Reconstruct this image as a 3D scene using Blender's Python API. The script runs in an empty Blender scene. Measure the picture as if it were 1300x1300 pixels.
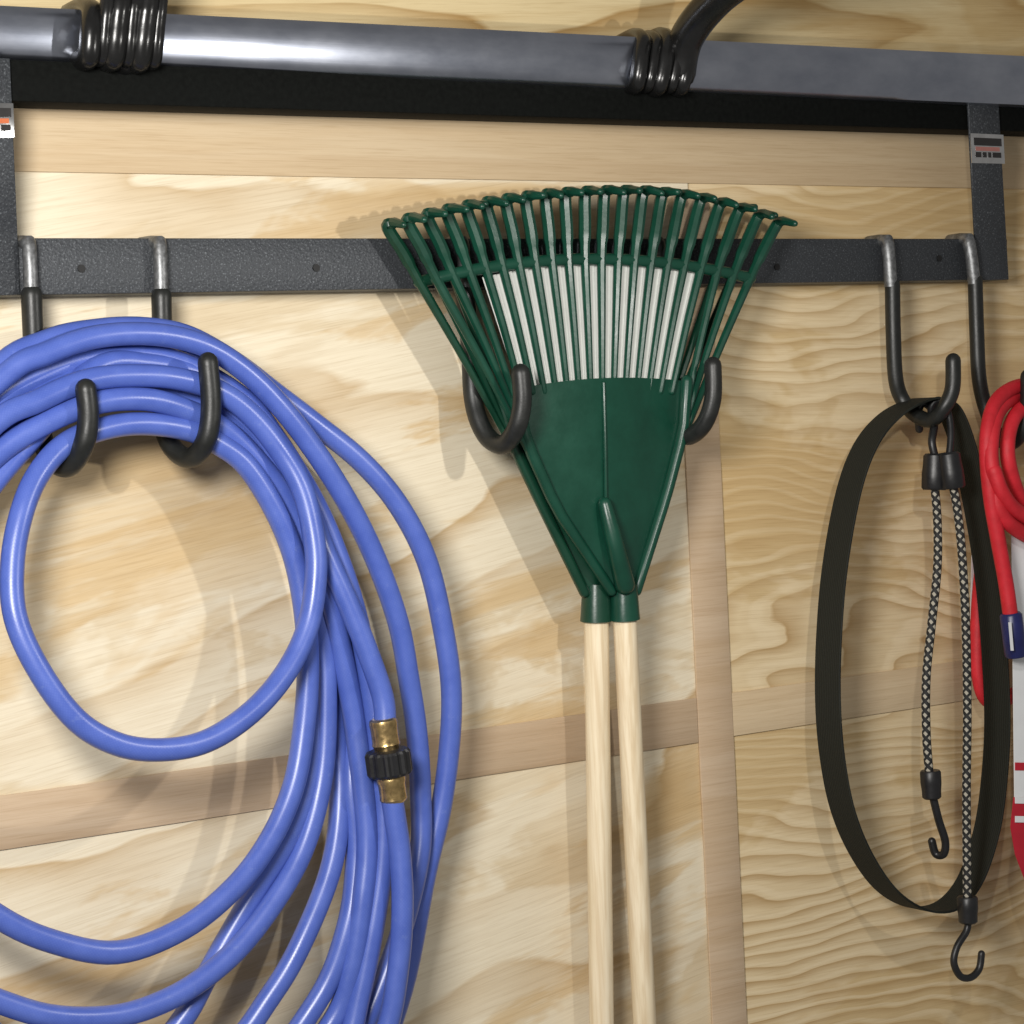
import bpy, bmesh, math, random
from mathutils import Vector, Matrix
random.seed(7)
S = bpy.context.scene
C = S.collection

# ------------------------------------------------------------------ camera
F_PX, YAW, PITCH, ROLL, DIST = 2950.0, 34.0, 2.4, 2.9, 2.2
ROT = (Matrix.Rotation(-math.radians(YAW), 3, 'Z') @ Matrix.Rotation(math.radians(90 - PITCH), 3, 'X')
       @ Matrix.Rotation(-math.radians(ROLL), 3, 'Z'))
CAM = -(ROT @ Vector((0, 0, -1))) * DIST
cd = bpy.data.cameras.new('camera')
cam = bpy.data.objects.new('camera', cd); C.objects.link(cam)
cam.matrix_world = Matrix.Translation(CAM) @ ROT.to_4x4()
cd.sensor_width = 36; cd.lens = F_PX / 1300 * 36
cd.clip_start = 0.05; cd.clip_end = 50
S.camera = cam

# ------------------------------------------------------------------ light
w = bpy.data.worlds.new("World"); S.world = w; w.use_nodes = True
w.node_tree.nodes['Background'].inputs[0].default_value = (1.0, 0.97, 0.93, 1)
w.node_tree.nodes['Background'].inputs[1].default_value = 0.20
def lamp(name, loc, aim, power, size, col=(1, 1, 1), shape='DISK'):
    l = bpy.data.lights.new(name, 'AREA'); l.energy = power; l.size = size; l.shape = shape; l.color = col
    o = bpy.data.objects.new(name, l); C.objects.link(o); o.location = loc
    o.rotation_euler = (Vector(aim) - Vector(loc)).to_track_quat('-Z', 'Y').to_euler()
    return o
lamp('key_lamp', (-0.04, -0.72, 0.24), (-0.10, 0, -0.05), 2.0, 0.024, (1.0, 0.97, 0.92))
lamp('fill_lamp', (-1.15, -1.15, 0.35), (0.0, 0, 0.0), 26, 0.36, (1.0, 0.97, 0.93))
S.view_settings.view_transform = 'Standard'; S.view_settings.look = 'None'
S.view_settings.exposure = 0; S.view_settings.gamma = 1; S.view_settings.use_curve_mapping = False

# ------------------------------------------------------------------ helpers
def P(u, v, d=0.0):
    """point of the photograph (1300 px) at distance d in front of the wall plane"""
    r = ROT @ Vector(((u - 650) / F_PX, -(v - 650) / F_PX, -1))
    return CAM + r * ((-d - CAM.y) / r.y)

def spline(pts, n=8, closed=False):
    """Catmull-Rom through tuples of any length"""
    m = len(pts); out = []
    k = m if closed else m - 1
    for i in range(k):
        if closed:
            p0, p1, p2, p3 = pts[(i-1) % m], pts[i], pts[(i+1) % m], pts[(i+2) % m]
        else:
            p0, p1, p2, p3 = pts[max(i-1, 0)], pts[i], pts[i+1], pts[min(i+2, m-1)]
        for j in range(n):
            t = j / n
            out.append(tuple(0.5 * (2*b + (c-a)*t + (2*a-5*b+4*c-d)*t*t + (3*b-a-3*c+d)*t**3)
                             for a, b, c, d in zip(p0, p1, p2, p3)))
    if not closed: out.append(tuple(pts[-1]))
    return out

class MB:
    def __init__(self): self.v = []; self.f = []; self.uv = {}
    def add(self, vs, fs, uvs=None):
        b = len(self.v); self.v += [Vector(x) for x in vs]
        for i, f in enumerate(fs):
            if uvs: self.uv[len(self.f)] = uvs[i]
            self.f.append([b + k for k in f])
        return self
    def tube(self, path, r, sides=14, cap=True, closed=False, round_end=False):
        path = [Vector(p) for p in path]; n = len(path)
        if not hasattr(r, '__len__'): r = [r] * n
        r = list(r)
        if round_end and not closed:
            def hemi(p, q, rr):
                d = (p - q).normalized()
                return [(p + d * rr * math.sin(a), max(rr * math.cos(a), rr * 0.05)) for a in (0.45, 0.9, 1.25, 1.5)]
            h0 = hemi(path[0], path[1], r[0]); h1 = hemi(path[-1], path[-2], r[-1])
            path = [p for p, _ in reversed(h0)] + path + [p for p, _ in h1]
            r = [q for _, q in reversed(h0)] + r + [q for _, q in h1]
            n = len(path)
        T = []
        for i in range(n):
            a = path[(i-1) % n] if (closed or i) else path[i]
            b = path[(i+1) % n] if (closed or i < n-1) else path[i]
            t = (b - a)
            T.append(t.normalized() if t.length > 1e-9 else (T[-1] if T else Vector((0, 0, 1))))
        up = Vector((0, 1, 0)) if abs(T[0].y) < 0.9 else Vector((1, 0, 0))
        N = (up - T[0] * up.dot(T[0])).normalized()
        vs = []; L = 0; Ls = []
        for i in range(n):
            if i:
                N = (N - T[i] * N.dot(T[i]));
                N = N.normalized() if N.length > 1e-6 else T[i].orthogonal().normalized()
                L += (path[i] - path[i-1]).length
            Ls.append(L); B = T[i].cross(N)
            for s in range(sides):
                a = 2 * math.pi * s / sides
                vs.append(path[i] + (N * math.cos(a) + B * math.sin(a)) * r[i])
        fs = []; uv = []
        m = n if closed else n - 1
        for i in range(m):
            j = (i + 1) % n
            l0, l1 = Ls[i], (Ls[j] if j else Ls[i] + (path[0] - path[-1]).length)
            for s in range(sides):
                s2 = (s + 1) % sides
                fs.append([i*sides+s, i*sides+s2, j*sides+s2, j*sides+s])
                uv.append([(s/sides, l0), ((s+1)/sides, l0), ((s+1)/sides, l1), (s/sides, l1)])
        if cap and not closed:
            fs.append(list(range(sides))[::-1]); uv.append([(0, 0)] * sides)
            fs.append([(n-1)*sides + s for s in range(sides)]); uv.append([(0, 0)] * sides)
        return self.add(vs, fs, uv)
    def slab(self, front, back):
        """closed solid between two matching outlines (front counter-clockwise seen from the front)"""
        n = len(front)
        fs = [list(range(n)), [n + i for i in range(n)][::-1]]
        for i in range(n):
            j = (i + 1) % n; fs.append([i, n + i, n + j, j])
        return self.add(list(front) + list(back), fs)
    def plate(self, front, depth):
        return self.slab([Vector(p) for p in front], [Vector(p) + Vector((0, depth, 0)) for p in front])
    def grid(self, rows, thick):
        """curved sheet with thickness along +Y"""
        R = len(rows); K = len(rows[0])
        vs = [Vector(p) for r in rows for p in r]; vs += [p + Vector((0, thick, 0)) for p in vs]
        o = R * K; fs = []
        for i in range(R-1):
            for j in range(K-1):
                a, b, c, d = i*K+j, i*K+j+1, (i+1)*K+j+1, (i+1)*K+j
                fs.append([a, d, c, b]); fs.append([o+a, o+b, o+c, o+d])
        for i in range(R-1):
            a, d = i*K, (i+1)*K; fs.append([a, o+a, o+d, d])
            a, d = i*K+K-1, (i+1)*K+K-1; fs.append([a, d, o+d, o+a])
        for j in range(K-1):
            a, b = j, j+1; fs.append([a, b, o+b, o+a])
            a, b = (R-1)*K+j, (R-1)*K+j+1; fs.append([a, o+a, o+b, b])
        return self.add(vs, fs)
    def build(self, name, mat, parent=None, origin=None, bevel=0, seg=2, flat=False, angle=40):
        """ONE mesh object; vertices were given in world space"""
        base = Vector((0, 0, 0))
        if parent is not None: base = Vector(parent['_w'])
        org = Vector(origin) if origin is not None else base
        me = bpy.data.meshes.new(name)
        me.from_pydata([p - org for p in self.v], [], self.f)
        if self.uv:
            ul = me.uv_layers.new(name='UVMap')
            for i, p in enumerate(me.polygons):
                for k, li in enumerate(p.loop_indices):
                    ul.data[li].uv = self.uv.get(i, [(0, 0)] * 99)[k]
        bm = bmesh.new(); bm.from_mesh(me)
        bmesh.ops.recalc_face_normals(bm, faces=bm.faces)
        if bevel:
            es = [e for e in bm.edges if len(e.link_faces) == 2 and e.calc_face_angle(0) > math.radians(35)]
            bmesh.ops.bevel(bm, geom=es, offset=bevel, segments=seg, affect='EDGES', profile=0.5, clamp_overlap=True)
        bm.to_mesh(me); bm.free()
        if not flat:
            me.shade_smooth(); me.set_sharp_from_angle(angle=math.radians(angle))
        me.materials.append(mat)
        o = bpy.data.objects.new(name, me); C.objects.link(o)
        if parent is not None: o.parent = parent
        o.location = org - base
        o['_w'] = tuple(org)
        return o

def tag(o, label, cat, group=None):
    o['label'] = label; o['category'] = cat
    if group: o['group'] = group
    return o
def thing(name, loc, label, cat, group=None):
    o = bpy.data.objects.new(name, None); C.objects.link(o); o.location = loc
    o.empty_display_size = 0.02; o['_w'] = tuple(loc)
    return tag(o, label, cat, group)

# ------------------------------------------------------------------ materials
class NT:
    def __init__(self, name):
        self.m = bpy.data.materials.new(name); self.m.use_nodes = True
        self.t = self.m.node_tree; self.b = self.t.nodes['Principled BSDF']
    def n(self, typ, **kw):
        x = self.t.nodes.new(typ)
        for k, v in kw.items():
            if k.startswith('i_'): x.inputs[k[2:].replace('_', ' ')].default_value = v
            else: setattr(x, k, v)
        return x
    def l(self, a, b): self.t.links.new(a, b)
    def math(self, op, a, b=None, c=None):
        x = self.t.nodes.new('ShaderNodeMath'); x.operation = op
        for i, v in enumerate((a, b, c)):
            if v is None: continue
            if isinstance(v, (int, float)): x.inputs[i].default_value = v
            else: self.l(v, x.inputs[i])
        return x.outputs[0]
    def ramp(self, fac, stops, interp='LINEAR'):
        x = self.t.nodes.new('ShaderNodeValToRGB'); x.color_ramp.interpolation = interp
        e = x.color_ramp.elements
        while len(e) < len(stops): e.new(0.5)
        for k, (p, c) in enumerate(stops):
            e[k].position = p; e[k].color = (*c, 1) if len(c) == 3 else c
        self.l(fac, x.inputs[0]); return x.outputs[0]
    def mix(self, fac, a, b, mode='MIX'):
        x = self.t.nodes.new('ShaderNodeMix'); x.data_type = 'RGBA'; x.blend_type = mode
        for s, v in ((x.inputs[0], fac), (x.inputs[6], a), (x.inputs[7], b)):
            if isinstance(v, (int, float)): s.default_value = v
            elif isinstance(v, tuple): s.default_value = (*v, 1)
            else: self.l(v, s)
        return x.outputs[2]
    def bump(self, h, strength, dist=0.001):
        x = self.n('ShaderNodeBump'); x.inputs['Strength'].default_value = strength
        x.inputs['Distance'].default_value = dist; self.l(h, x.inputs['Height'])
        self.l(x.outputs[0], self.b.inputs['Normal'])
    def coords(self, scale=(1, 1, 1), rot=(0, 0, 0), loc=(0, 0, 0), src='Object'):
        c = self.n('ShaderNodeTexCoord'); mp = self.n('ShaderNodeMapping')
        mp.inputs['Scale'].default_value = scale; mp.inputs['Rotation'].default_value = rot
        mp.inputs['Location'].default_value = loc
        self.l(c.outputs[src], mp.inputs[0]); return mp.outputs[0]
    def noise(self, vec, scale, detail=2, rough=0.5, dist=0.0):
        x = self.n('ShaderNodeTexNoise'); x.inputs['Scale'].default_value = scale
        x.inputs['Detail'].default_value = detail; x.inputs['Roughness'].default_value = rough
        x.inputs['Distortion'].default_value = dist
        self.l(vec, x.inputs['Vector']); return x.outputs['Fac']

def simple(name, col, rough=0.5, metal=0.0, var=0.12, nscale=60, bump=0.0, bscale=300, spec=None, coat=0.0):
    k = NT(name); co = k.coords()
    nz = k.noise(co, nscale, 3, 0.6)
    k.l(k.ramp(nz, [(0.3, tuple(c * (1 - var) for c in col)), (0.7, tuple(min(1, c * (1 + var)) for c in col))]),
        k.b.inputs['Base Color'])
    k.l(k.math('MULTIPLY_ADD', nz, 0.2, rough - 0.1), k.b.inputs['Roughness'])
    k.b.inputs['Metallic'].default_value = metal
    if spec is not None: k.b.inputs['Specular IOR Level'].default_value = spec
    if coat: k.b.inputs['Coat Weight'].default_value = coat
    if bump: k.bump(k.noise(co, bscale, 3, 0.6), bump)
    return k.m

def plywood(name, cols, freq, warp, ang, seed, stretch=0.3, lines=0.7, patch=0.6, thin=0.16, pscale=6.0, amp_lo=0.2):
    """rotary-cut softwood veneer: crisp-edged early/late wood patches, contour lines of a stretched noise field, fine fibres.
    cols = light, body, tan, dark line"""
    light, body, tan, dark = cols
    k = NT(name)
    co = k.coords((1, 1, 1), (0, math.radians(ang), 0), (seed * 3.7, seed * 1.3, seed * 0.77))
    def stretched(sx, sz=1):
        mp = k.n('ShaderNodeMapping'); mp.inputs['Scale'].default_value = (sx, 1, sz); k.l(co, mp.inputs[0]); return mp.outputs[0]
    st = stretched(stretch)
    fine = k.noise(stretched(0.12), 60, 3, 0.6)
    big = k.noise(st, 3.2, 2, 0.45, 0.4)
    med = k.noise(st, 15, 2, 0.5)
    sep = k.n('ShaderNodeSeparateXYZ'); k.l(co, sep.inputs[0])
    h = k.math('MULTIPLY_ADD', sep.outputs['Z'], freq, k.math('MULTIPLY_ADD', big, warp, k.math('MULTIPLY_ADD', med, warp * 0.11, k.math('MULTIPLY', fine, 0.18))))
    fr = k.math('FRACT', h)
    # light early-wood line, then a dark late-wood line
    lineL = k.ramp(fr, [(0.0, (0,)*3), (0.12, (1,)*3), (0.12 + thin, (.9,)*3), (0.2 + thin, (0,)*3)])
    lineD = k.ramp(fr, [(0.50, (0,)*3), (0.86, (.75,)*3), (0.93, (1,)*3), (0.98, (0,)*3)])
    amp = k.ramp(k.noise(st, 5.0, 3, 0.6), [(0.36, (amp_lo,)*3), (0.60, (1,)*3)])
    pn = k.math('MULTIPLY_ADD', fine, 0.10, k.noise(st, pscale, 5, 0.62, 0.5))
    p1 = k.ramp(pn, [(0.50, (0,)*3), (0.535, (1,)*3)])           # body -> light, hard edge
    p2 = k.ramp(k.math('MULTIPLY_ADD', fine, 0.12, k.noise(stretched(stretch * 0.8, 1.4), pscale * 1.1, 5, 0.62, 0.7)),
                [(0.58, (0,)*3), (0.63, (.75,)*3), (0.72, (1,)*3)])  # tan streaks
    col = k.mix(k.math('MULTIPLY', p1, patch), body, light)
    col = k.mix(k.math('MULTIPLY', p2, patch), col, tan)
    col = k.mix(k.math('MULTIPLY', lineL, k.math('MULTIPLY', amp, lines * 0.7)), col, light)
    col = k.mix(k.math('MULTIPLY', lineD, k.math('MULTIPLY', amp, lines)), col, dark)
    fib = k.noise(stretched(7, 300), 1.0, 3, 0.65)
    fib2 = k.noise(stretched(22, 900), 1.0, 2, 0.6)
    col = k.mix(0.30, col, k.ramp(fib, [(0.3, (0.74, 0.68, 0.60)), (0.58, (1, 1, 1))]), 'MULTIPLY')
    col = k.mix(0.30, col, k.ramp(fib2, [(0.30, (0.66, 0.58, 0.48)), (0.48, (1, 1, 1))]), 'MULTIPLY')
    k.l(col, k.b.inputs['Base Color'])
    k.b.inputs['Roughness'].default_value = 0.62
    k.b.inputs['Specular IOR Level'].default_value = 0.25
    k.bump(k.math('ADD', fib, k.math('MULTIPLY', lineD, 0.5)), 0.3, 0.0006)
    return k.m

M = {}
M['ply_left'] = plywood('pale_plywood', ((0.76, 0.68, 0.52), (0.66, 0.55, 0.375), (0.60, 0.43, 0.22), (0.46, 0.30, 0.13)), 7.0, 6.0, 9, 1.0, 0.40, 0.75, 0.85, 0.12, 6.5, 0.05)
M['ply_right'] = plywood('grainy_plywood', ((0.82, 0.68, 0.45), (0.63, 0.47, 0.25), (0.56, 0.38, 0.17), (0.45, 0.29, 0.125)), 56.0, 24.0, -2, 4.1, 0.34, 0.9, 0.55, 0.14, 5.0, 0.30)
M['ply_top'] = plywood('upper_plywood', ((0.70, 0.57, 0.33), (0.60, 0.46, 0.24), (0.50, 0.34, 0.14), (0.38, 0.23, 0.08)), 16.0, 9.0, 3, 7.3, 0.25, 0.9, 0.8, 0.16, 5.0, 0.2)
M['batten'] = plywood('batten_wood', ((0.60, 0.48, 0.32), (0.56, 0.43, 0.27), (0.52, 0.385, 0.23), (0.46, 0.33, 0.20)), 30.0, 1.2, 0, 2.6, 0.08, 0.25, 0.5, 0.2, 8.0)
M['batten_pink'] = plywood('pink_batten_wood', ((0.58, 0.45, 0.315), (0.53, 0.395, 0.262), (0.50, 0.36, 0.22), (0.44, 0.305, 0.18)), 30.0, 1.0, 0, 5.6, 0.08, 0.22, 0.6, 0.2, 8.0)

def hammer(name, base, speck):
    k = NT(name); co = k.coords()
    v = k.n('ShaderNodeTexVoronoi'); v.inputs['Scale'].default_value = 330; k.l(co, v.inputs['Vector'])
    n = k.noise(co, 620, 3, 0.65)
    k.l(k.ramp(n, [(0.35, tuple(c*.7 for c in base)), (0.58, base), (0.72, speck)]), k.b.inputs['Base Color'])
    k.b.inputs['Metallic'].default_value = 0.35; k.b.inputs['Roughness'].default_value = 0.5
    k.bump(k.math('ADD', v.outputs['Distance'], n), 0.45, 0.0008)
    return k.m
M['steel'] = hammer('hammered_grey_paint', (0.052, 0.057, 0.064), (0.20, 0.215, 0.23))
M['black_rail'] = simple('black_rail_paint', (0.0045, 0.005, 0.0045), 0.7, 0.0, 0.3, 200, 0.25, 500, spec=0.06)
M['rubber'] = simple('black_rubber', (0.012, 0.013, 0.012), 0.42, 0, 0.2, 90, 0.12, 500, spec=0.45)
M['gloss_black'] = simple('glossy_black_plastic', (0.008, 0.008, 0.008), 0.25, 0, 0.2, 80, 0.1, 200)
M['zinc'] = simple('bare_zinc_rod', (0.20, 0.205, 0.21), 0.46, 0.75, 0.45, 180, 0.2, 300)
M['screw'] = simple('dark_screw_steel', (0.02, 0.02, 0.02), 0.5, 0.5)
M['plastic_blk'] = simple('black_plastic', (0.011, 0.011, 0.012), 0.4, 0, 0.2, 80, 0.1, 300)
M['brass'] = simple('brass', (0.62, 0.44, 0.20), 0.30, 1.0, 0.25, 200, 0.2, 200)
M['bright'] = simple('bright_steel', (0.8, 0.8, 0.8), 0.25, 1.0, 0.05)
def wood_handle():
    k = NT('pale_ash_handle'); co = k.coords((40, 40, 3))
    n = k.noise(co, 1.5, 4, 0.6); mp = k.coords((220, 220, 8)); f = k.noise(mp, 1, 3, 0.6)
    c = k.ramp(n, [(0.3, (0.74, 0.62, 0.42)), (0.7, (0.82, 0.71, 0.52))])
    k.l(k.mix(0.55, c, k.ramp(f, [(0.35, (0.7, 0.6, 0.48)), (0.6, (1, 1, 1))]), 'MULTIPLY'), k.b.inputs['Base Color'])
    k.b.inputs['Roughness'].default_value = 0.45; k.bump(f, 0.15, 0.0005); return k.m
M['handle'] = wood_handle()
def hose_mat():
    k = NT('blue_vinyl_hose'); c = k.n('ShaderNodeTexCoord'); sp = k.n('ShaderNodeSeparateXYZ'); k.l(c.outputs['UV'], sp.inputs[0]); co = k.coords()
    a = k.math('MULTIPLY', sp.outputs['X'], 22.0); b = k.math('MULTIPLY', sp.outputs['Y'], 330.0)
    weave = k.math('MULTIPLY', k.math('PINGPONG', k.math('ADD', a, b), 0.5), k.math('PINGPONG', k.math('SUBTRACT', b, a), 0.5))
    n = k.noise(co, 35, 4, 0.65); scuff = k.ramp(k.noise(co, 130, 5, 0.7), [(0.60, (0,)*3), (0.72, (1,)*3)])
    col = k.ramp(n, [(0.3, (0.066, 0.114, 0.42)), (0.7, (0.092, 0.150, 0.50))])
    col = k.mix(k.math('MULTIPLY', weave, 1.6), k.mix(0.20, col, (0.02, 0.04, 0.26)), k.mix(0.12, col, (0.3, 0.4, 0.8)))
    col = k.mix(k.math('MULTIPLY', scuff, 0.16), col, (0.26, 0.32, 0.52))
    k.l(col, k.b.inputs['Base Color'])
    k.l(k.math('MULTIPLY_ADD', n, 0.22, 0.23), k.b.inputs['Roughness'])
    k.b.inputs['Specular IOR Level'].default_value = 0.6
    k.bump(weave, 0.13, 0.0006); return k.m
M['hose'] = hose_mat()
def green_mat(name, a, b):
    k = NT(name); co = k.coords()
    n = k.noise(co, 25, 4, 0.6)
    k.l(k.ramp(n, [(0.3, a), (0.7, b)]), k.b.inputs['Base Color'])
    k.l(k.math("MULTIPLY_ADD", n, 0.25, 0.20), k.b.inputs["Roughness"])
    k.bump(k.noise(co, 260, 3, 0.6), 0.15, 0.0006); return k.m
M['green'] = green_mat('dark_green_plastic', (0.0036, 0.036, 0.021), (0.005, 0.054, 0.032))
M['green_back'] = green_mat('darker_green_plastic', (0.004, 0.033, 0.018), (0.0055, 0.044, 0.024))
M['card'] = simple('white_card', (0.90, 0.91, 0.86), 0.6, 0, 0.04, 40, 0.1, 200)
def webbing():
    k = NT('black_webbing'); co = k.coords()
    wv = k.n('ShaderNodeTexWave'); wv.bands_direction = 'Y'; wv.inputs['Scale'].default_value = 120; k.l(co, wv.inputs[0])
    n = k.noise(co, 500, 2, 0.6)
    k.l(k.ramp(k.math('ADD', k.math('MULTIPLY', wv.outputs['Fac'], 0.6), k.math('MULTIPLY', n, 0.5)),
               [(0.2, (0.005, 0.006, 0.004)), (0.9, (0.015, 0.017, 0.013))]), k.b.inputs['Base Color'])
    k.b.inputs['Roughness'].default_value = 0.75; k.b.inputs['Specular IOR Level'].default_value = 0.3
    k.bump(k.math('ADD', wv.outputs['Fac'], n), 0.4, 0.0007); return k.m
M['webbing'] = webbing()
def bungee_mat():
    k = NT('braided_bungee_sheath'); c = k.n('ShaderNodeTexCoord'); sp = k.n('ShaderNodeSeparateXYZ'); k.l(c.outputs['UV'], sp.inputs[0])
    a = k.math('MULTIPLY', sp.outputs['X'], 3.0); b = k.math('MULTIPLY', sp.outputs['Y'], 105.0)
    p = k.math('FRACT', k.math('ADD', a, b)); q = k.math('FRACT', k.math('SUBTRACT', b, a))
    white = k.math('MULTIPLY', k.math('LESS_THAN', p, 0.46), k.math('LESS_THAN', q, 0.60))
    k.l(k.mix(white, (0.012, 0.012, 0.012), (0.38, 0.35, 0.28)), k.b.inputs['Base Color'])
    k.b.inputs['Roughness'].default_value = 0.7
    k.bump(k.math('ADD', k.math('PINGPONG', p, 0.5), k.math('PINGPONG', q, 0.5)), 0.5, 0.001); return k.m
M['bungee'] = bungee_mat()
def red_mat():
    k = NT('red_rope_cloth'); co = k.coords()
    wv = k.n('ShaderNodeTexNoise'); wv.inputs['Scale'].default_value = 600; k.l(co, wv.inputs['Vector'])
    n = k.noise(co, 60, 3, 0.6)
    k.l(k.ramp(n, [(0.3, (0.46, 0.008, 0.016)), (0.7, (0.62, 0.016, 0.03))]), k.b.inputs['Base Color'])
    k.b.inputs['Roughness'].default_value = 0.6; k.bump(wv.outputs['Fac'], 0.3, 0.0006); return k.m
M['red'] = red_mat()
M['redprint'] = simple('red_print', (0.50, 0.012, 0.03), 0.45, 0, 0.08)
M['navy'] = simple('navy_plastic', (0.012, 0.016, 0.09), 0.35, 0, 0.2)
M['paper'] = simple('white_label_paper', (0.84, 0.85, 0.86), 0.45, 0, 0.03)
M['chrome'] = simple('chrome_foil', (0.75, 0.75, 0.75), 0.22, 1.0, 0.1, 90)
M['ink'] = simple('dark_ink', (0.02, 0.018, 0.018), 0.4)
M['orange'] = simple('orange_ink', (0.55, 0.14, 0.05), 0.4)
M['rose'] = simple('faded_red_ink', (0.34, 0.14, 0.12), 0.4)
def alu():
    k = NT('brushed_aluminium'); co = k.coords((3, 60, 260)); n = k.noise(co, 1, 4, 0.6); m_ = k.noise(k.coords((14, 14, 30)), 1, 4, 0.65)
    k.l(k.ramp(m_, [(0.3, (0.37, 0.40, 0.48)), (0.75, (0.52, 0.55, 0.63))]), k.b.inputs['Base Color'])
    k.b.inputs['Metallic'].default_value = 1.0
    k.l(k.math('MULTIPLY_ADD', m_, 0.10, 0.26), k.b.inputs['Roughness'])
    k.bump(n, 0.10, 0.0004); return k.m
M['alu'] = alu()

# ------------------------------------------------------------------ the plywood wall
wall = thing('plywood_wall', (0.2, 0.06, -0.9), 'pale plywood wall lining with flat wood battens behind everything that hangs', 'wall')
SEAM_X = 0.232; SEAM_Z = -0.235
topz = 0.345
def sheet(x0, x1, z0, z1, mat, y=0.0):
    MB().plate([(x0, y, z0), (x1, y, z0), (x1, y, z1), (x0, y, z1)], 0.012).build('plywood_sheet', mat, wall, flat=True)
g = 0.0012
sheet(-1.3, SEAM_X - g, SEAM_Z + g, topz - g, M['ply_left'])
sheet(-1.3, SEAM_X - g, -1.0, SEAM_Z - g, M['ply_left'])
sheet(SEAM_X + g, 1.7, SEAM_Z + g, topz - g, M['ply_right'])
sheet(SEAM_X + g, 1.7, -1.0, SEAM_Z - g, M['ply_right'])
sheet(-1.3, 1.7, topz + g, 0.95, M['ply_top'])
def batten(x0, x1, z0, z1, y, mat):
    MB().plate([(x0, -y, z0), (x1, -y, z0), (x1, -y, z1), (x0, -y, z1)], y - 0.0005).build('batten', mat, wall, bevel=0.0008)
# vertical strip, lower strips, upper strip (heights read off the photograph)
batten(0.210, 0.2545, -1.0, 0.30, 0.0030, M['batten_pink'])
batten(-1.3, 0.2095, -0.245, -0.200, 0.0024, M['batten_pink'])
batten(0.255, 1.7, -0.244, -0.200, 0.0024, M['batten'])
batten(-1.3, 1.7, 0.313, 0.372, 0.0030, M['batten'])

# ------------------------------------------------------------------ the steel rack on the wall
rack = thing('wall_rack', tuple(P(650, 340, 0.0)), 'dark hammered steel storage rack with a black upper rail screwed to the plywood', 'rack')
def railbox(name, mat, c, d, thick, bevel=0.0015, parent=rack):
    f = [P(u, v, d) for u, v in c]
    return MB().plate(f, thick).build(name, mat, parent, bevel=bevel)
def ext(a, b, u):     # straight continuation of a pixel edge
    t = (u - a[0]) / (b[0] - a[0]); return (u, a[1] + (b[1] - a[1]) * t)
# lower rail: flat bar; corners bottom-left, bottom-right, top-right, top-left
low = railbox('lower_rail', M['steel'], [(-60, 376), (1279, 355), (1279, 303), (-60, 302)], 0.034, 0.0335)
for u, v in ((103, 341), (401, 340), (986, 339), (1192, 328), (300, 340), (640, 340)):
    p = P(u, v, 0.0342)
    if u in (300, 640): continue
    MB().tube([p, p + Vector((0, -0.0012, 0))], 0.0034, 12).build('screw', M['screw'], rack)
top = railbox('upper_rail', M['black_rail'], [(-90, 125), (1400, 170), (1400, 131), (-90, 71)], 0.060, 0.040)
# brackets: angle straps joining the two rails
def bracket(uvs, d, thick, sticker, scol):
    (lb, rb, rt, lt) = uvs
    rows = []
    for t, dd in ((0, d), (.25, d), (.40, d), (.52, d - .006), (.70, d - .018), (.78, .0372), (1, .0372)):
        a_ = (lt[0] + (lb[0]-lt[0])*t, lt[1] + (lb[1]-lt[1])*t); b_ = (rt[0] + (rb[0]-rt[0])*t, rt[1] + (rb[1]-rt[1])*t)
        rows.append([P(*a_, dd), P(*b_, dd)])
    b = MB().grid(rows, thick).build('bracket', M['steel'], rack, bevel=0.0008, angle=50)
    # sticker: foil plate with blurred dark lettering bands and a warm stripe
    (u0, v0), (u1, v1), (u2, v2), (u3, v3) = sticker
    MBs = MB().plate([P(u, v, d + 0.0010) for u, v in sticker], 0.0009)
    s = MBs.build('sticker', M['chrome'], b, bevel=0.0003)
    def sub(a0, a1, b0, b1, mat, h):
        def q(a, bb):
            ul, vl = u3 + (u0-u3)*bb, v3 + (v0-v3)*bb
            ur, vr = u2 + (u1-u2)*bb, v2 + (v1-v2)*bb
            return P(ul + (ur-ul)*a, vl + (vr-vl)*a, d + 0.0010 + h)
        return [q(a0, b1), q(a1, b1), q(a1, b0), q(a0, b0)]
    mk = MB(); mk.plate(sub(0.10, 0.93, 0.14, 0.40, 0, 0.0003), 0.0002); mk.build('sticker_band', M['ink'], b, flat=True)
    mk = MB()
    for a0, a1 in ((0.12, 0.30), (0.34, 0.46), (0.50, 0.60), (0.64, 0.90)):
        mk.plate(sub(a0, a1, 0.62, 0.80, 0, 0.0003), 0.0002)
    mk.build('sticker_lettering', M['ink'], b, flat=True)
    mk = MB(); mk.plate(sub(0.14, 0.86, 0.44, 0.58, 0, 0.0003), 0.0002); mk.build('sticker_stripe', scol, b, flat=True)
    return b
bracket([(-70, 378), (26, 374), (13, 74), (-75, 70)], 0.0640, 0.003, [(-28, 176), (19, 175), (17, 131), (-30, 130)], M['orange'])
bracket([(1241, 356), (1281, 355), (1268, 128), (1229, 122)], 0.0640, 0.003, [(1234, 207), (1276, 208), (1274, 171), (1232, 169)], M['rose'])
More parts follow.
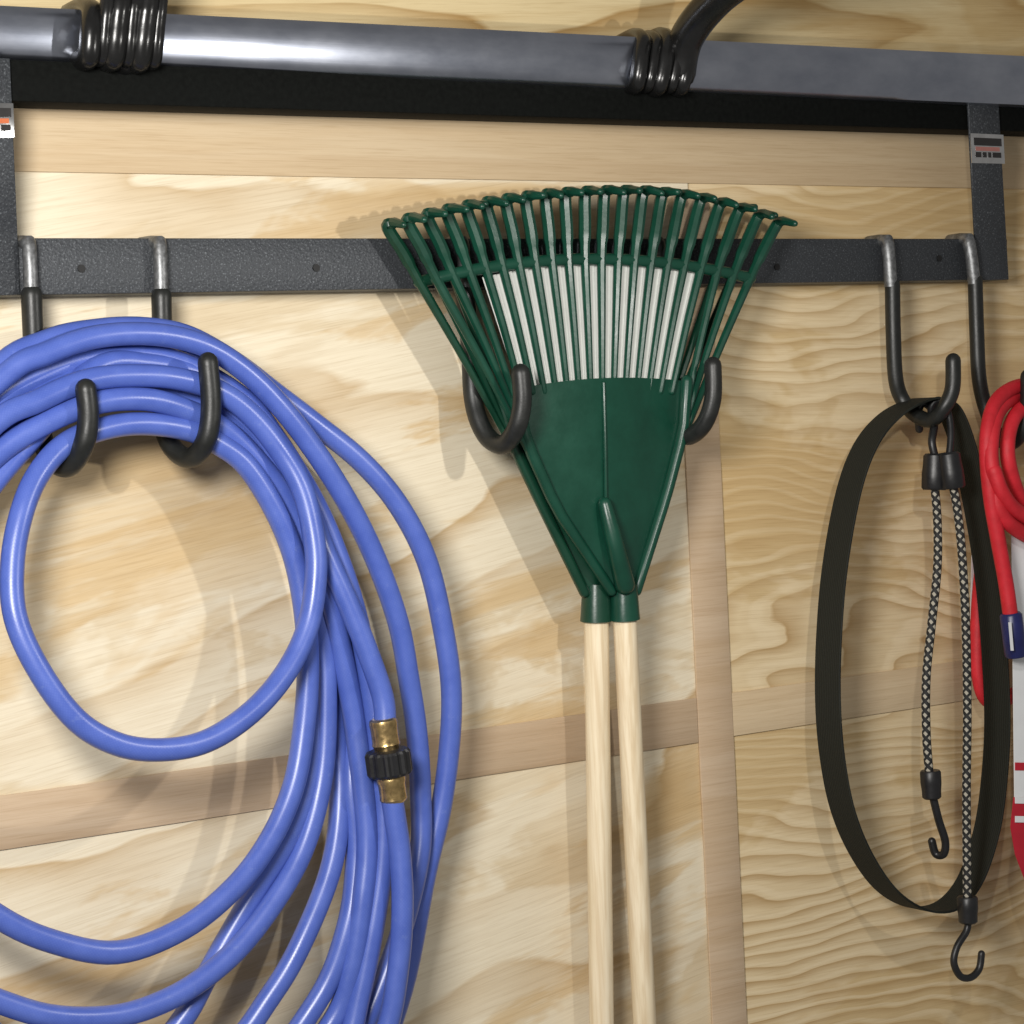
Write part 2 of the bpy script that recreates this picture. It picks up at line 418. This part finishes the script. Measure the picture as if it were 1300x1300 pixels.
# ------------------------------------------------------------------ J hooks on the lower rail
def jhook(pts, label, r=0.0086, clip=None, rodr=0.0060, group='black rubber coated J hooks on the steel rail', clipmat='zinc'):
    """pts = list of (u, v, depth) from the clip down the shank, round the bend, up to the tip"""
    o = thing('storage_hook', tuple(P(*pts[0])), label, 'hook', group)
    path = [P(*q) for q in spline(pts, 8)]
    MB().tube(path, r, 16, round_end=True).build('rubber_coating', M['rubber'], o)
    if clip:
        (u0, v0), (u1, v1) = clip
        dd = pts[0][2]
        up = [P(u0 - 24, v0 + 4, 0.010), P(u0 - 10, v0 + 2, 0.03), P(u0, v0 + 2, dd - 0.001)]
        MB().tube(up + [P(u0, v0 + 6, dd), P((u0+u1)/2, (v0+v1)/2, dd), P(u1, v1 + 4, dd)], rodr, 14).build('steel_rod', M[clipmat], o)
    return o
D0 = 0.043
jhook([(40, 374, D0), (42, 420, D0), (46, 500, .040), (52, 550, .040), (66, 584, .052), (88, 592, .070), (106, 565, .088), (112, 530, .092), (109, 494, .092)],
      'black hook with the shorter tip at the far left of the blue hose coil', clip=((37, 306), (40, 374)))
jhook([(205, 376, D0), (206, 420, D0), (207, 500, .040), (209, 545, .040), (222, 572, .052), (243, 581, .070), (262, 558, .088), (268, 515, .092), (264, 460, .092)],
      'black hook with the taller tip holding the top of the blue hose coil', clip=((203, 306), (205, 376)))
jhook([(590, 374, D0), (597, 440, D0), (600, 500, .042), (608, 535, .050), (622, 558, .062), (640, 564, .080), (656, 543, .098), (663, 510, .104), (661, 474, .104)],
      'black hook cradling the left edge of the green rakes', clip=((588, 306), (590, 374)), r=0.0088)
jhook([(838, 372, D0), (840, 440, D0), (842, 500, .042), (848, 530, .048), (862, 550, .060), (878, 553, .078), (895, 536, .096), (905, 505, .104), (905, 464, .104)],
      'black hook with its tip showing at the right edge of the green rakes', clip=((837, 306), (838, 372)), r=0.0084)
jhook([(1133, 362, D0), (1134, 420, D0), (1137, 480, .042), (1146, 508, .044), (1163, 527, .058), (1182, 533, .076), (1198, 518, .092), (1209, 494, .098), (1210, 458, .098)],
      'black hook from which the black strap loop and the bungee cords hang', clip=((1127, 304), (1131, 360)), r=0.0080, rodr=0.0070)
jhook([(1238, 356, D0), (1240, 420, D0), (1243, 480, .045), (1252, 520, .046), (1268, 556, .058), (1284, 562, .074), (1297, 548, .090), (1304, 520, .098), (1305, 478, .098)],
      'black hook beside the right bracket that carries the red rope', clip=((1230, 302), (1237, 356)), r=0.0080, rodr=0.0070)

# ------------------------------------------------------------------ aluminium bar in the big upper hooks
bar = thing('aluminium_bar', tuple(P(650, 105, 0.07)), 'long silver aluminium bar lying on top of the black rail', 'metal bar')
def barprofile(u, vt, vb, d):
    """vertical section with a softly crowned front face"""
    out = []
    N = 14
    for i in range(N + 1):
        t = i / N
        bulge = 0.0042 * (1 - (2*t - 1)**2) + 0.0022 * min(1, min(t, 1-t) * 9) + 0.006 * (1 - t)
        p = P(u, vt + (vb - vt) * t, d); out.append(p + Vector((0, -bulge, 0)))
    return out
ends = [(-80, 5, 74), (1390, 77, 137)]
fr = [barprofile(u, a, b, dd) for (u, a, b), dd in zip(ends, (0.050, 0.080))]
n0 = len(fr[0]); vs = []; 
NS = 40
secs = []
for k in range(NS + 1):
    t = k / NS
    f_ = [fr[0][i].lerp(fr[1][i], t) for i in range(n0)]
    f_ += [f_[-1] + Vector((0, 0.034, 0)), f_[0] + Vector((0, 0.034, 0))]
    secs.append(f_)
K = len(secs[0]); allv = [p for s in secs for p in s]; fs = []
for i in range(NS):
    for j in range(K):
        j2 = (j + 1) % K; fs.append([i*K+j, i*K+j2, (i+1)*K+j2, (i+1)*K+j])
fs.append(list(range(K))); fs.append([NS*K + j for j in range(K)][::-1])
MB().add(allv, fs).build('bar_body', M['alu'], bar, angle=50)
for u in (1018, 1046):
    mk = MB()
    v0 = 62 + (u - 1018) * 0.05
    mk.tube([P(u, v0, 0.070), P(u - 2, v0 + 9, 0.0735)], 0.0012, 6)
    mk.build('scratch_mark', M['ink'], bar)

# big glossy hooks wrapped over the bar
def big_hook(bands, arm, arm_r, label, rising=False):
    o = thing('ladder_hook', tuple(P(bands[0][0], 90, 0.06)), label, 'hook', 'big glossy black hooks over the aluminium bar')
    mb = MB()
    for (ub, ut, vt, vb, r) in bands:
        low = [(ub - 14, vb + 2, .052), (ub - 3, vb + 1, .071), (ub, vb - 5, .078), (ub + (ut-ub)*.35, vb + (vt-vb)*.35, .083), (ub + (ut-ub)*.7, vb + (vt-vb)*.7, .085)]
        if rising and ub > 120:
            pth = spline(low + [(ut + 1, vt - 4, .089), (ut + 5, vt - 50, .104), (ut + 14, vt - 110, .13)], 6)
        else:
            pth = spline(low[:3] + [(ub + (ut-ub)*.35, vb + (vt-vb)*.35, .081), (ub + (ut-ub)*.7, vb + (vt-vb)*.7, .081),
                      (ut, vt, .074), (ut - 10, vt - 6, .050), (ut - 28, vt + 2, .015)], 6)
        mb.tube([P(*q) for q in pth], r, 12)
    mb.build('ribbed_sleeve', M['gloss_black'], o)
    rr = [arm_r] * 64
    pth = [P(*q) for q in spline(arm, 8)]
    MB().tube(pth, arm_r, 18, round_end=True).build('hook_arm', M['gloss_black'], o)
    return o
big_hook([(113, 117, 16, 74, .0092), (130, 135, 10, 74, .0062), (144, 151, 6, 75, .0098), (163, 169, 4, 76, .0064), (178, 186, 6, 77, .0100), (196, 202, 8, 78, .0066)],
         [(158, 62, .060), (164, 30, .066), (168, 0, .074), (174, -50, .095), (190, -110, .12), (230, -150, .16)], 0.0215,
         'big glossy black hook wrapped over the aluminium bar near its left end', True)
big_hook([(809, 816, 52, 108, .0080), (824, 833, 52, 109, .0060), (837, 848, 52, 110, .0088), (853, 863, 54, 110, .0062), (866, 875, 56, 111, .0082)],
         [(862, 92, .072), (866, 66, .080), (874, 44, .092), (894, 16, .115), (926, -14, .15), (980, -48, .20), (1040, -75, .24)], 0.0165,
         'big glossy black hook right of the rakes with its arm curving up and out')

# ------------------------------------------------------------------ blue garden hose
hose = thing('garden_hose', tuple(P(215, 560, 0.06)), 'long blue garden hose coiled in loops over the two left hooks', 'hose')
HR = 0.0096
# one continuous run, from the upper coupling end through every loop to the lower coupling end: (u, v, depth)
run = [
 # leaves the coupling upwards, over the hooks, down outside the frame on the left
 (489, 924, .108), (486, 885, .106), (465, 823, .102), (440, 762, .096), (412, 700, .088), (374, 606, .074), (330, 538, .064), (275, 484, .056), (190, 462, .054), (120, 468, .056), (50, 545, .062),
 (-40, 660, .066), (-120, 850, .070), (-130, 1100, .070), (0, 1330, .070), (180, 1440, .072), (330, 1400, .076), (420, 1300, .082), (447, 1225, .090), (459, 1150, .092), (466, 1060, .088), (452, 930, .082),
 # up again inside the bundle (strand left of the coupling)
 (436, 840, .082), (415, 750, .082), (388, 670, .078), (345, 590, .066), (290, 525, .056), (240, 487, .050), (170, 468, .050), (100, 478, .050), (20, 528, .054),
 (-90, 660, .062), (-170, 880, .066), (-150, 1120, .070), (0, 1320, .072), (150, 1400, .076), (280, 1340, .082), (345, 1262, .086), (386, 1190, .086), (422, 1095, .078), (432, 1000, .066),
 (424, 900, .060), (408, 800, .060), (388, 705, .060), (352, 620, .056), (300, 545, .046), (245, 500, .042), (170, 480, .042), (95, 495, .042), (20, 548, .044),
 (-100, 700, .050), (-180, 900, .056), (-170, 1150, .060), (-40, 1350, .066), (140, 1440, .070), (300, 1390, .074), (400, 1275, .080), (440, 1180, .084), (452, 1090, .078), (446, 1000, .072),
 # long outer strand, the second from the right
 (448, 930, .066), (440, 840, .064), (420, 740, .064), (380, 640, .062), (330, 560, .054), (270, 480, .046), (215, 452, .046), (150, 448, .046), (70, 470, .048), (-20, 530, .050),
 (-140, 700, .056), (-210, 940, .060), (-200, 1200, .064), (-60, 1420, .068), (140, 1510, .072), (330, 1460, .076), (440, 1340, .080), (500, 1210, .080), (532, 1090, .074), (534, 1010, .070), (529, 930, .070),
 (519, 862, .072), (506, 792, .074), (480, 717, .076), (447, 648, .078), (407, 583, .078), (360, 520, .076), (310, 470, .072), (255, 437, .070), (190, 424, .070), (120, 428, .070), (60, 448, .068), (0, 482, .064),
 # outermost strand on the right
 (-150, 640, .062), (-240, 900, .064), (-240, 1200, .066), (-80, 1460, .068), (140, 1560, .068), (350, 1490, .066), (462, 1370, .064), (510, 1260, .062), (541, 1108, .062), (559, 1031, .064), (570, 954, .068),
 (573, 877, .072), (563, 800, .074), (542, 712, .074), (505, 640, .072), (458, 585, .066), (400, 538, .058), (350, 500, .054), (300, 462, .054), (240, 428, .056), (185, 417, .056), (125, 419, .056), (60, 433, .056), (-10, 475, .056),
 # loop whose bottom shows at the lower frame edge
 (-130, 640, .058), (-160, 860, .066), (-150, 1060, .076), (-80, 1220, .082), (30, 1282, .088), (132, 1292, .092), (215, 1268, .094), (283, 1222, .094), (335, 1163, .092), (383, 1082, .086), (409, 985, .080),
 (414, 880, .076), (408, 790, .074), (393, 712, .074), (366, 640, .074), (332, 592, .072), (288, 548, .072), (240, 522, .076), (185, 507, .078), (120, 512, .078), (50, 541, .074), (-20, 592, .070),
 # the loop that passes under it
 (-130, 720, .072), (-165, 860, .080), (-140, 1000, .090), (-75, 1105, .098), (-5, 1162, .102), (66, 1195, .104), (149, 1209, .106), (232, 1179, .106), (298, 1126, .104), (343, 1066, .100), (372, 1000, .096), (385, 930, .092),
 (391, 850, .090), (386, 770, .088), (371, 700, .086), (345, 640, .084), (312, 590, .080), (278, 564, .076), (240, 546, .074), (185, 538, .074), (136, 543, .074), (86, 562, .076), (50, 600, .080),
 # the small inner loop in front
 (28, 650, .088), (16, 715, .094), (20, 785, .102), (52, 855, .110), (98, 915, .116), (150, 945, .120), (205, 952, .122), (262, 941, .122), (318, 905, .120), (362, 855, .116), (391, 795, .112), (401, 730, .108), (398, 680, .104), (384, 622, .098),
 (358, 575, .090), (322, 530, .084), (284, 500, .080), (240, 484, .078), (185, 477, .078), (115, 482, .078), (50, 508, .078), (-20, 550, .076),
 # last run: behind the frame edge and up from below to the lower coupling end
 (-150, 720, .074), (-220, 950, .078), (-200, 1220, .084), (-50, 1440, .09), (150, 1530, .096), (340, 1480, .10), (450, 1390, .104), (490, 1310, .108), (506, 1225, .112), (511, 1150, .114), (508, 1085, .112), (501, 1035, .110), (497, 1010, .109)]
path = [P(*q) for q in spline(run, 7)]
MB().tube(path, HR, 16).build('hose_tube', M['hose'], hose)
# a further strand behind: the lower end of the same bundle crossing between the long strands
run2 = [(484, 1000, .088), (487, 1050, .090), (484, 1110, .092), (472, 1188, .094), (457, 1262, .094), (438, 1330, .094), (380, 1430, .092), (270, 1500, .088), (110, 1520, .084), (-60, 1440, .078), (-190, 1230, .072), (-225, 960, .064), (-150, 690, .058), (-40, 530, .052), (80, 462, .048), (200, 452, .050)]
up3 = [(300, 548, .060), (345, 606, .066), (378, 680, .070), (397, 760, .070), (404, 840, .070), (402, 920, .072), (391, 1000, .077), (363, 1068, .080), (325, 1130, .080), (290, 1190, .079), (262, 1240, .078), (232, 1294, .078), (180, 1350, .076), (90, 1390, .074), (-20, 1370, .072), (-120, 1250, .070), (-165, 1060, .066), (-140, 820, .062), (-60, 640, .056), (40, 540, .050), (130, 500, .048), (225, 506, .052)]
MB().tube([P(*q) for q in spline(up3, 7, closed=True)], HR, 16, closed=True).build('hose_tube', M['hose'], hose)
up2 = [(300, 500, .060), (352, 560, .066), (400, 640, .070), (430, 710, .076), (452, 780, .082), (466, 850, .086), (478, 930, .088)]
MB().tube([P(*q) for q in spline(up2 + run2, 7, closed=True)], HR, 16, closed=True).build('hose_tube', M['hose'], hose)
# coupling: two brass ferrules and a ribbed black collar
def lathe(path_r, mat, name, parent, sides=28, ribs=0):
    pts = [p for p, _ in path_r]; rs = [r for _, r in path_r]
    mb = MB(); mb.tube(pts, rs, sides)
    o = mb.build(name, mat, parent, angle=30)
    return o
ax0, ax1 = P(486, 914, .109), P(500, 1016, .109)
def axp(t): return ax0.lerp(ax1, t)
lathe([(axp(-.02), .0098), (axp(0), .0118), (axp(.04), .0124), (axp(.12), .0118), (axp(.27), .0118), (axp(.30), .0124), (axp(.34), .0110), (axp(.40), .0105)], M['brass'], 'brass_ferrule', hose)
lathe([(axp(.66), .0105), (axp(.70), .0122), (axp(.74), .0128), (axp(.80), .0118), (axp(.93), .0116), (axp(.98), .0120), (axp(1.0), .0112), (axp(1.02), .0098)], M['brass'], 'brass_ferrule', hose)
mb = MB(); ring = []; sides = 56
ax = (ax1 - ax0).normalized(); nn = ax.orthogonal().normalized(); bb = ax.cross(nn)
for t, r in ((.36, .0135), (.38, .0175), (.41, .0190), (.65, .0190), (.68, .0175), (.70, .0135)):
    row = []
    for s in range(sides):
        a = 2*math.pi*s/sides; rr = r * (1 + 0.045 * (1 if (s // 2) % 2 else -1))
        row.append(axp(t) + (nn*math.cos(a) + bb*math.sin(a)) * rr)
    ring.append(row)
vs = [p for r_ in ring for p in r_]; fs = []
for i in range(len(ring)-1):
    for s in range(sides): fs.append([i*sides+s, i*sides+(s+1) % sides, (i+1)*sides+(s+1) % sides, (i+1)*sides+s])
fs.append(list(range(sides))[::-1]); fs.append([(len(ring)-1)*sides+s for s in range(sides)])
mb.add(vs, fs).build('collar', M['plastic_blk'], hose, angle=25)

# ------------------------------------------------------------------ the two leaf rakes
def rake(label, mat, shift, d, apex, handle, plate, creasex, hr, front):
    """shift = whole tine spacings to the left; apex = socket top centre; plate = left/right edge polylines (px)"""
    o = thing('leaf_rake', tuple(P(handle[0][0], handle[0][1], d)), label, 'rake', 'green leaf rakes hung head up between two hooks')
    L, R = plate['L'], plate['R']
    # fan plate: curved sheet with a centre crease
    rows = []
    N = 14
    def along(poly, t):
        seg = [(math.hypot(b[0]-a[0], b[1]-a[1])) for a, b in zip(poly, poly[1:])]; tot = sum(seg); x = t * tot
        for (a, b), s in zip(zip(poly, poly[1:]), seg):
            if x <= s or (a, b) == (poly[-2], poly[-1]): return (a[0]+(b[0]-a[0])*x/s, a[1]+(b[1]-a[1])*x/s)
            x -= s
    for i in range(N + 1):
        t = i / N; l, r = along(L, t), along(R, t); row = []
        Kc = 16
        for j in range(Kc + 1):
            s = j / Kc; q = abs(2*s - 1)
            arch = -9 * (1 - q*q) * (1 - t) ** 2
            dep = d + 0.012 * (1 - q ** 1.3) * (1 - 0.3*t)
            row.append(P(l[0] + (r[0]-l[0])*s, l[1] + (r[1]-l[1])*s + arch, dep))
        rows.append(row)
    fan = MB().grid(rows, 0.0028).build('fan_plate', mat, o, angle=25)
    # rolled side flanges and centre rib
    for poly, off in ((L, .001), (R, .001)):
        pts = [(*along(poly, i/10), d + off + .002) for i in range(11)]
        MB().tube([P(*q) for q in pts], [0.0060 - 0.0008*i/10 for i in range(11)], 10, round_end=True).build('side_flange', mat, o)
    if front:
        MB().tube([P(*q) for q in ((creasex, 640, d+.015), (creasex + 8, 672, d+.018), (creasex + 16, 705, d+.018), (creasex + 25, 742, d+.012))],
                  [.0066, .0082, .0088, .0098], 14, round_end=True).build('centre_rib', mat, o)
        MB().tube([P(*q) for q in ((creasex - 2, 486, d+.0125), (creasex, 560, d+.0125), (creasex + 1, 632, d+.0125))], .0017, 8, round_end=True).build('crease_rib', mat, o)
    # socket and handle
    h0, h1 = P(*handle[0], d), P(*handle[1], hr + .004)
    dv = (h1 - h0); un = dv.normalized()
    a_ = P(*apex, d)
    MB().tube([a_, a_.lerp(h0, .5), h0 - un*.002, h0 + un*.004, h0 + un*.005], [hr*1.12, hr*1.2, hr*1.26, hr*1.30, hr*1.1], 22).build('socket', mat, o)
    MB().tube([h0 - un*.012] + [h0 + dv * t for t in (0, .2, .4, .6, .8, 1)], hr, 24).build('handle', M['handle'], o)
    if front:
        sp = P(798, 740, d + hr*1.30)
        MB().tube([sp + Vector((0, .004, 0)), sp, sp + Vector((0, -.0015, 0))], [.0042, .0042, .0028], 14).build('screw', M['bright'], o)
    # tines
    ks = [i - 9.5 for i in range(20)]
    cross = []
    for k in ks:
        q = k - shift
        tx = 755 + (25.0 if q < 0 else 24.2) * q
        ty = 243 + (43 * ((790 - tx)/300)**2 if tx < 790 else 40 * ((tx - 790)/195)**2)
        cx, cy = 753 + 21.0*q, 329 + 24*(abs(q)/9.5)**2
        if abs(k) <= 6.6:
            bx, by = 757 + 14.7*q, 488 + 0.25*abs(q)
        else:
            e = abs(k) - 6.5; edge = along(L if k < 0 else R, 0.02 + 0.075*e)
            bx, by = edge
        dd = d + .004
        tip_d = dd + .030 + random.uniform(-.004, .004)
        pts = [(bx, by + 8, d + .003), (bx + (cx-bx)*.5, by + (cy-by)*.5, dd), (cx, cy, dd + .001), (cx + (tx-cx)*.5, cy + (ty-cy)*.5, dd + .001), (tx, ty + 4, dd + .002),
               (tx + 6, ty - 2, dd + .008), (tx + 12, ty - 2, dd + .017), (tx + 22 + random.uniform(-3, 3), ty - 1 + random.uniform(-2, 3), tip_d)]
        pth = [P(*z) for z in spline(pts, 5)]; nP = len(pth)
        rad = [.0030 + .0018*min(1, i/(nP*.33)) if i < nP*.36 else .0059 - .0030*max(0, (i/nP - .6))/.4 for i in range(nP)]
        MB().tube(pth, rad, 8, round_end=True).build('tine', mat, o)
        cross.append((cx, cy, dd - .0010))
    MB().tube([P(*z) for z in spline(cross, 4)], .0058, 10, round_end=True).build('crossbar', mat, o)
    return o
rake('dark green leaf rake behind the other, its pale handle on the left', M['green_back'], 1, 0.053, (757, 742), ((757, 783), (772, 1900)),
     {'L': [(634, 500), (650, 560), (690, 645), (742, 752)], 'R': [(850, 492), (840, 560), (810, 660), (772, 752)]}, 745, .0118, False)
rake('dark green leaf rake in front, its pale handle on the right', M['green'], 0, 0.068, (792, 742), ((793, 781), (848, 1900)),
     {'L': [(655, 494), (668, 560), (706, 645), (776, 750)], 'R': [(872, 484), (868, 545), (846, 630), (808, 750)]}, 768, .0113, True)
card = MB().slab([P(612, 352, .0655), P(660, 500, .0655), P(856, 498, .0655), P(892, 345, .0655), P(820, 335, .0655), P(750, 331, .0655), P(680, 338, .0655)],
                 [P(612, 352, .0645), P(660, 500, .0645), P(856, 498, .0645), P(892, 345, .0645), P(820, 335, .0645), P(750, 331, .0645), P(680, 338, .0645)])
tag(card.build('backing_card', M['card'], None, origin=P(750, 420, .0655), flat=True), 'white card tucked behind the green tines of the front rake', 'card')

# ------------------------------------------------------------------ black strap loop
prof = [(1152, 510), (1118, 528), (1088, 565), (1066, 625), (1048, 720), (1039, 810), (1036, 890), (1040, 960), (1052, 1025), (1075, 1080), (1108, 1125), (1148, 1148), (1186, 1146),
        (1216, 1116), (1237, 1060), (1247, 1000), (1251, 920), (1246, 830), (1235, 730), (1219, 640), (1203, 570), (1186, 524), (1170, 511)]
pr = spline(prof, 6, closed=True)
back = [P(u, v, .046) for u, v in pr]
cen = sum(back, Vector()) / len(back)
WID = 0.0375; TH = 0.0024
n = len(back); vs = []; fs = []
for i in range(n):
    t = (back[(i+1) % n] - back[i-1]).normalized(); nrm = Vector((t.z, 0, -t.x))
    if nrm.dot(back[i] - cen) < 0: nrm = -nrm
    tw = 0.004 * math.sin(2*math.pi*i/n*2)
    for off, y in ((0, 0), (TH, 0), (TH, -WID), (0, -WID)):
        vs.append(back[i] + nrm * off + Vector((0, y + tw, 0)))
for i in range(n):
    j = (i+1) % n
    for k in range(4): fs.append([i*4+k, i*4+(k+1) % 4, j*4+(k+1) % 4, j*4+k])
tag(MB().add(vs, fs).build('strap_loop', M['webbing'], None, origin=back[0], bevel=.0006, seg=1), 'wide black webbing strap hanging as one long closed loop', 'strap')

# ------------------------------------------------------------------ bungee cords
def bungee(label, cord, topf, botf, tophook, bothook, hr=.0038):
    o = thing('bungee_cord', tuple(P(*cord[0])), label, 'bungee cord', 'black and white bungee cords')
    MB().tube([P(*q) for q in spline(cord, 14)], .0046, 12).build('braided_cord', M['bungee'], o)
    for f, fr_ in ((topf, 1.22), (botf, 1.0)):
        a, b = P(*f[0]), P(*f[1])
        MB().tube([a.lerp(b, t) for t in (0, .06, .3, .55, .94, 1)], [x * fr_ for x in (.0080, .0098, .0100, .0108, .0108, .0095)], 18).build('ferrule', M['plastic_blk'], o)
    for h in (tophook, bothook):
        MB().tube([P(*q) for q in spline(h, 8)], hr, 12, round_end=True).build('hook', M['plastic_blk'], o)
    return o
bungee('shorter black and white bungee cord, its lower hook inside the strap loop', [(1186, 612, .082), (1190, 660, .082), (1190, 720, .084), (1183, 790, .086), (1176, 860, .086), (1176, 930, .086), (1180, 985, .086)],
       ((1187, 576, .082), (1186, 622, .082)), ((1183, 1014, .086), (1181, 978, .086)),
       [(1187, 580, .082), (1183, 560, .080), (1186, 540, .075), (1183, 520, .066), (1172, 512, .062), (1166, 522, .058), (1167, 545, .052)],
       [(1184, 1010, .086), (1192, 1042, .086), (1200, 1068, .086), (1198, 1084, .082), (1188, 1084, .074), (1183, 1068, .072)], .0042)
bungee('longer black and white bungee cord, its open lower hook below the strap loop', [(1208, 608, .098), (1215, 645, .098), (1221, 700, .100), (1226, 790, .102), (1228, 900, .102), (1227, 1010, .102), (1228, 1140, .102)],
       ((1204, 574, .096), (1210, 620, .098)), ((1229, 1172, .102), (1228, 1138, .102)),
       [(1205, 578, .096), (1207, 556, .094), (1206, 534, .090), (1200, 514, .084), (1190, 508, .076), (1182, 518, .070), (1184, 540, .066)],
       [(1229, 1168, .102), (1227, 1182, .102), (1215, 1202, .102), (1211, 1222, .102), (1219, 1239, .102), (1232, 1241, .102), (1243, 1230, .102), (1246, 1211, .102)], .0038)

# ------------------------------------------------------------------ red rope with its label card
red = thing('red_rope', tuple(P(1290, 560, .08)), 'coiled red rope in a white and red card label at the right edge', 'rope')
RR = .0080
def rope(name, pts, r=RR):
    return MB().tube([P(*q) for q in spline(pts, 8)], r, 16, round_end=True).build(name, M['red'], red)
rope('rope_coil', [(1283, 782, .104), (1277, 740, .104), (1268, 690, .105), (1257, 625, .106), (1253, 560, .104), (1262, 515, .096), (1286, 493, .086), (1320, 490, .080), (1360, 510, .076), (1380, 580, .074), (1375, 660, .074), (1345, 690, .078),
      (1312, 668, .088), (1290, 622, .100), (1279, 575, .104), (1285, 535, .098), (1305, 515, .090), (1335, 520, .084), (1352, 570, .080), (1345, 640, .080), (1318, 672, .090), (1288, 655, .104), (1268, 622, .112), (1258, 580, .110), (1264, 530, .100), (1284, 506, .084),
      (1310, 500, .070), (1345, 515, .060)])
rope('rope_coil', [(1262, 598, .114), (1272, 625, .116), (1290, 648, .114), (1320, 660, .108), (1350, 640, .10)])
rope('rope_coil', [(1259, 610, .106), (1268, 645, .110), (1285, 668, .110), (1320, 684, .104), (1350, 660, .096)])
rope('rope_tail', [(1262, 640, .034), (1247, 720, .032), (1241, 800, .031), (1243, 860, .031), (1256, 890, .031), (1290, 880, .031), (1330, 840, .034)])
a, b = P(1283, 778, .104), P(1290, 834, .104)
cuff = MB().tube([a.lerp(b, t) for t in (0, .05, .95, 1)], [.0098, .0118, .0118, .0100], 18).build('end_sleeve', M['navy'], red)
MB().slab([P(*q) for q in ((1280, 790, .1170), (1283, 826, .1170), (1287, 826, .1170), (1284, 790, .1170))],
          [P(*q) for q in ((1280, 790, .1150), (1283, 826, .1150), (1287, 826, .1150), (1284, 790, .1150))]).build('sleeve_stripe', M['paper'], cuff, flat=True)
def cardquad(us, mat, name, d, th=.0006):
    return MB().plate([P(u, v, d) for u, v in us], th).build(name, mat, red, flat=True)
cardquad([(1288, 1012), (1400, 1020), (1400, 668), (1284, 668)], M['paper'], 'label_card', .0890)
cardquad([(1283, 1050), (1289, 1085), (1303, 1122), (1400, 1130), (1400, 1012), (1287, 1012)], M['redprint'], 'label_band', .0890)
for k, (v0, v1) in enumerate(((968, 978), (1012, 1020), (1036, 1044))):
    cardquad([(1289, v1), (1400, v1 + 2), (1400, v0 + 2), (1289, v0)], M['paper'] if k else M['redprint'], 'label_stripe', .0897 + .0003*k)
cardquad([(1232, 786), (1246, 786), (1246, 690), (1234, 690)], M['paper'], 'label_flap', .0180)

for o in list(bpy.data.objects):
    if '_w' in o: del o['_w']
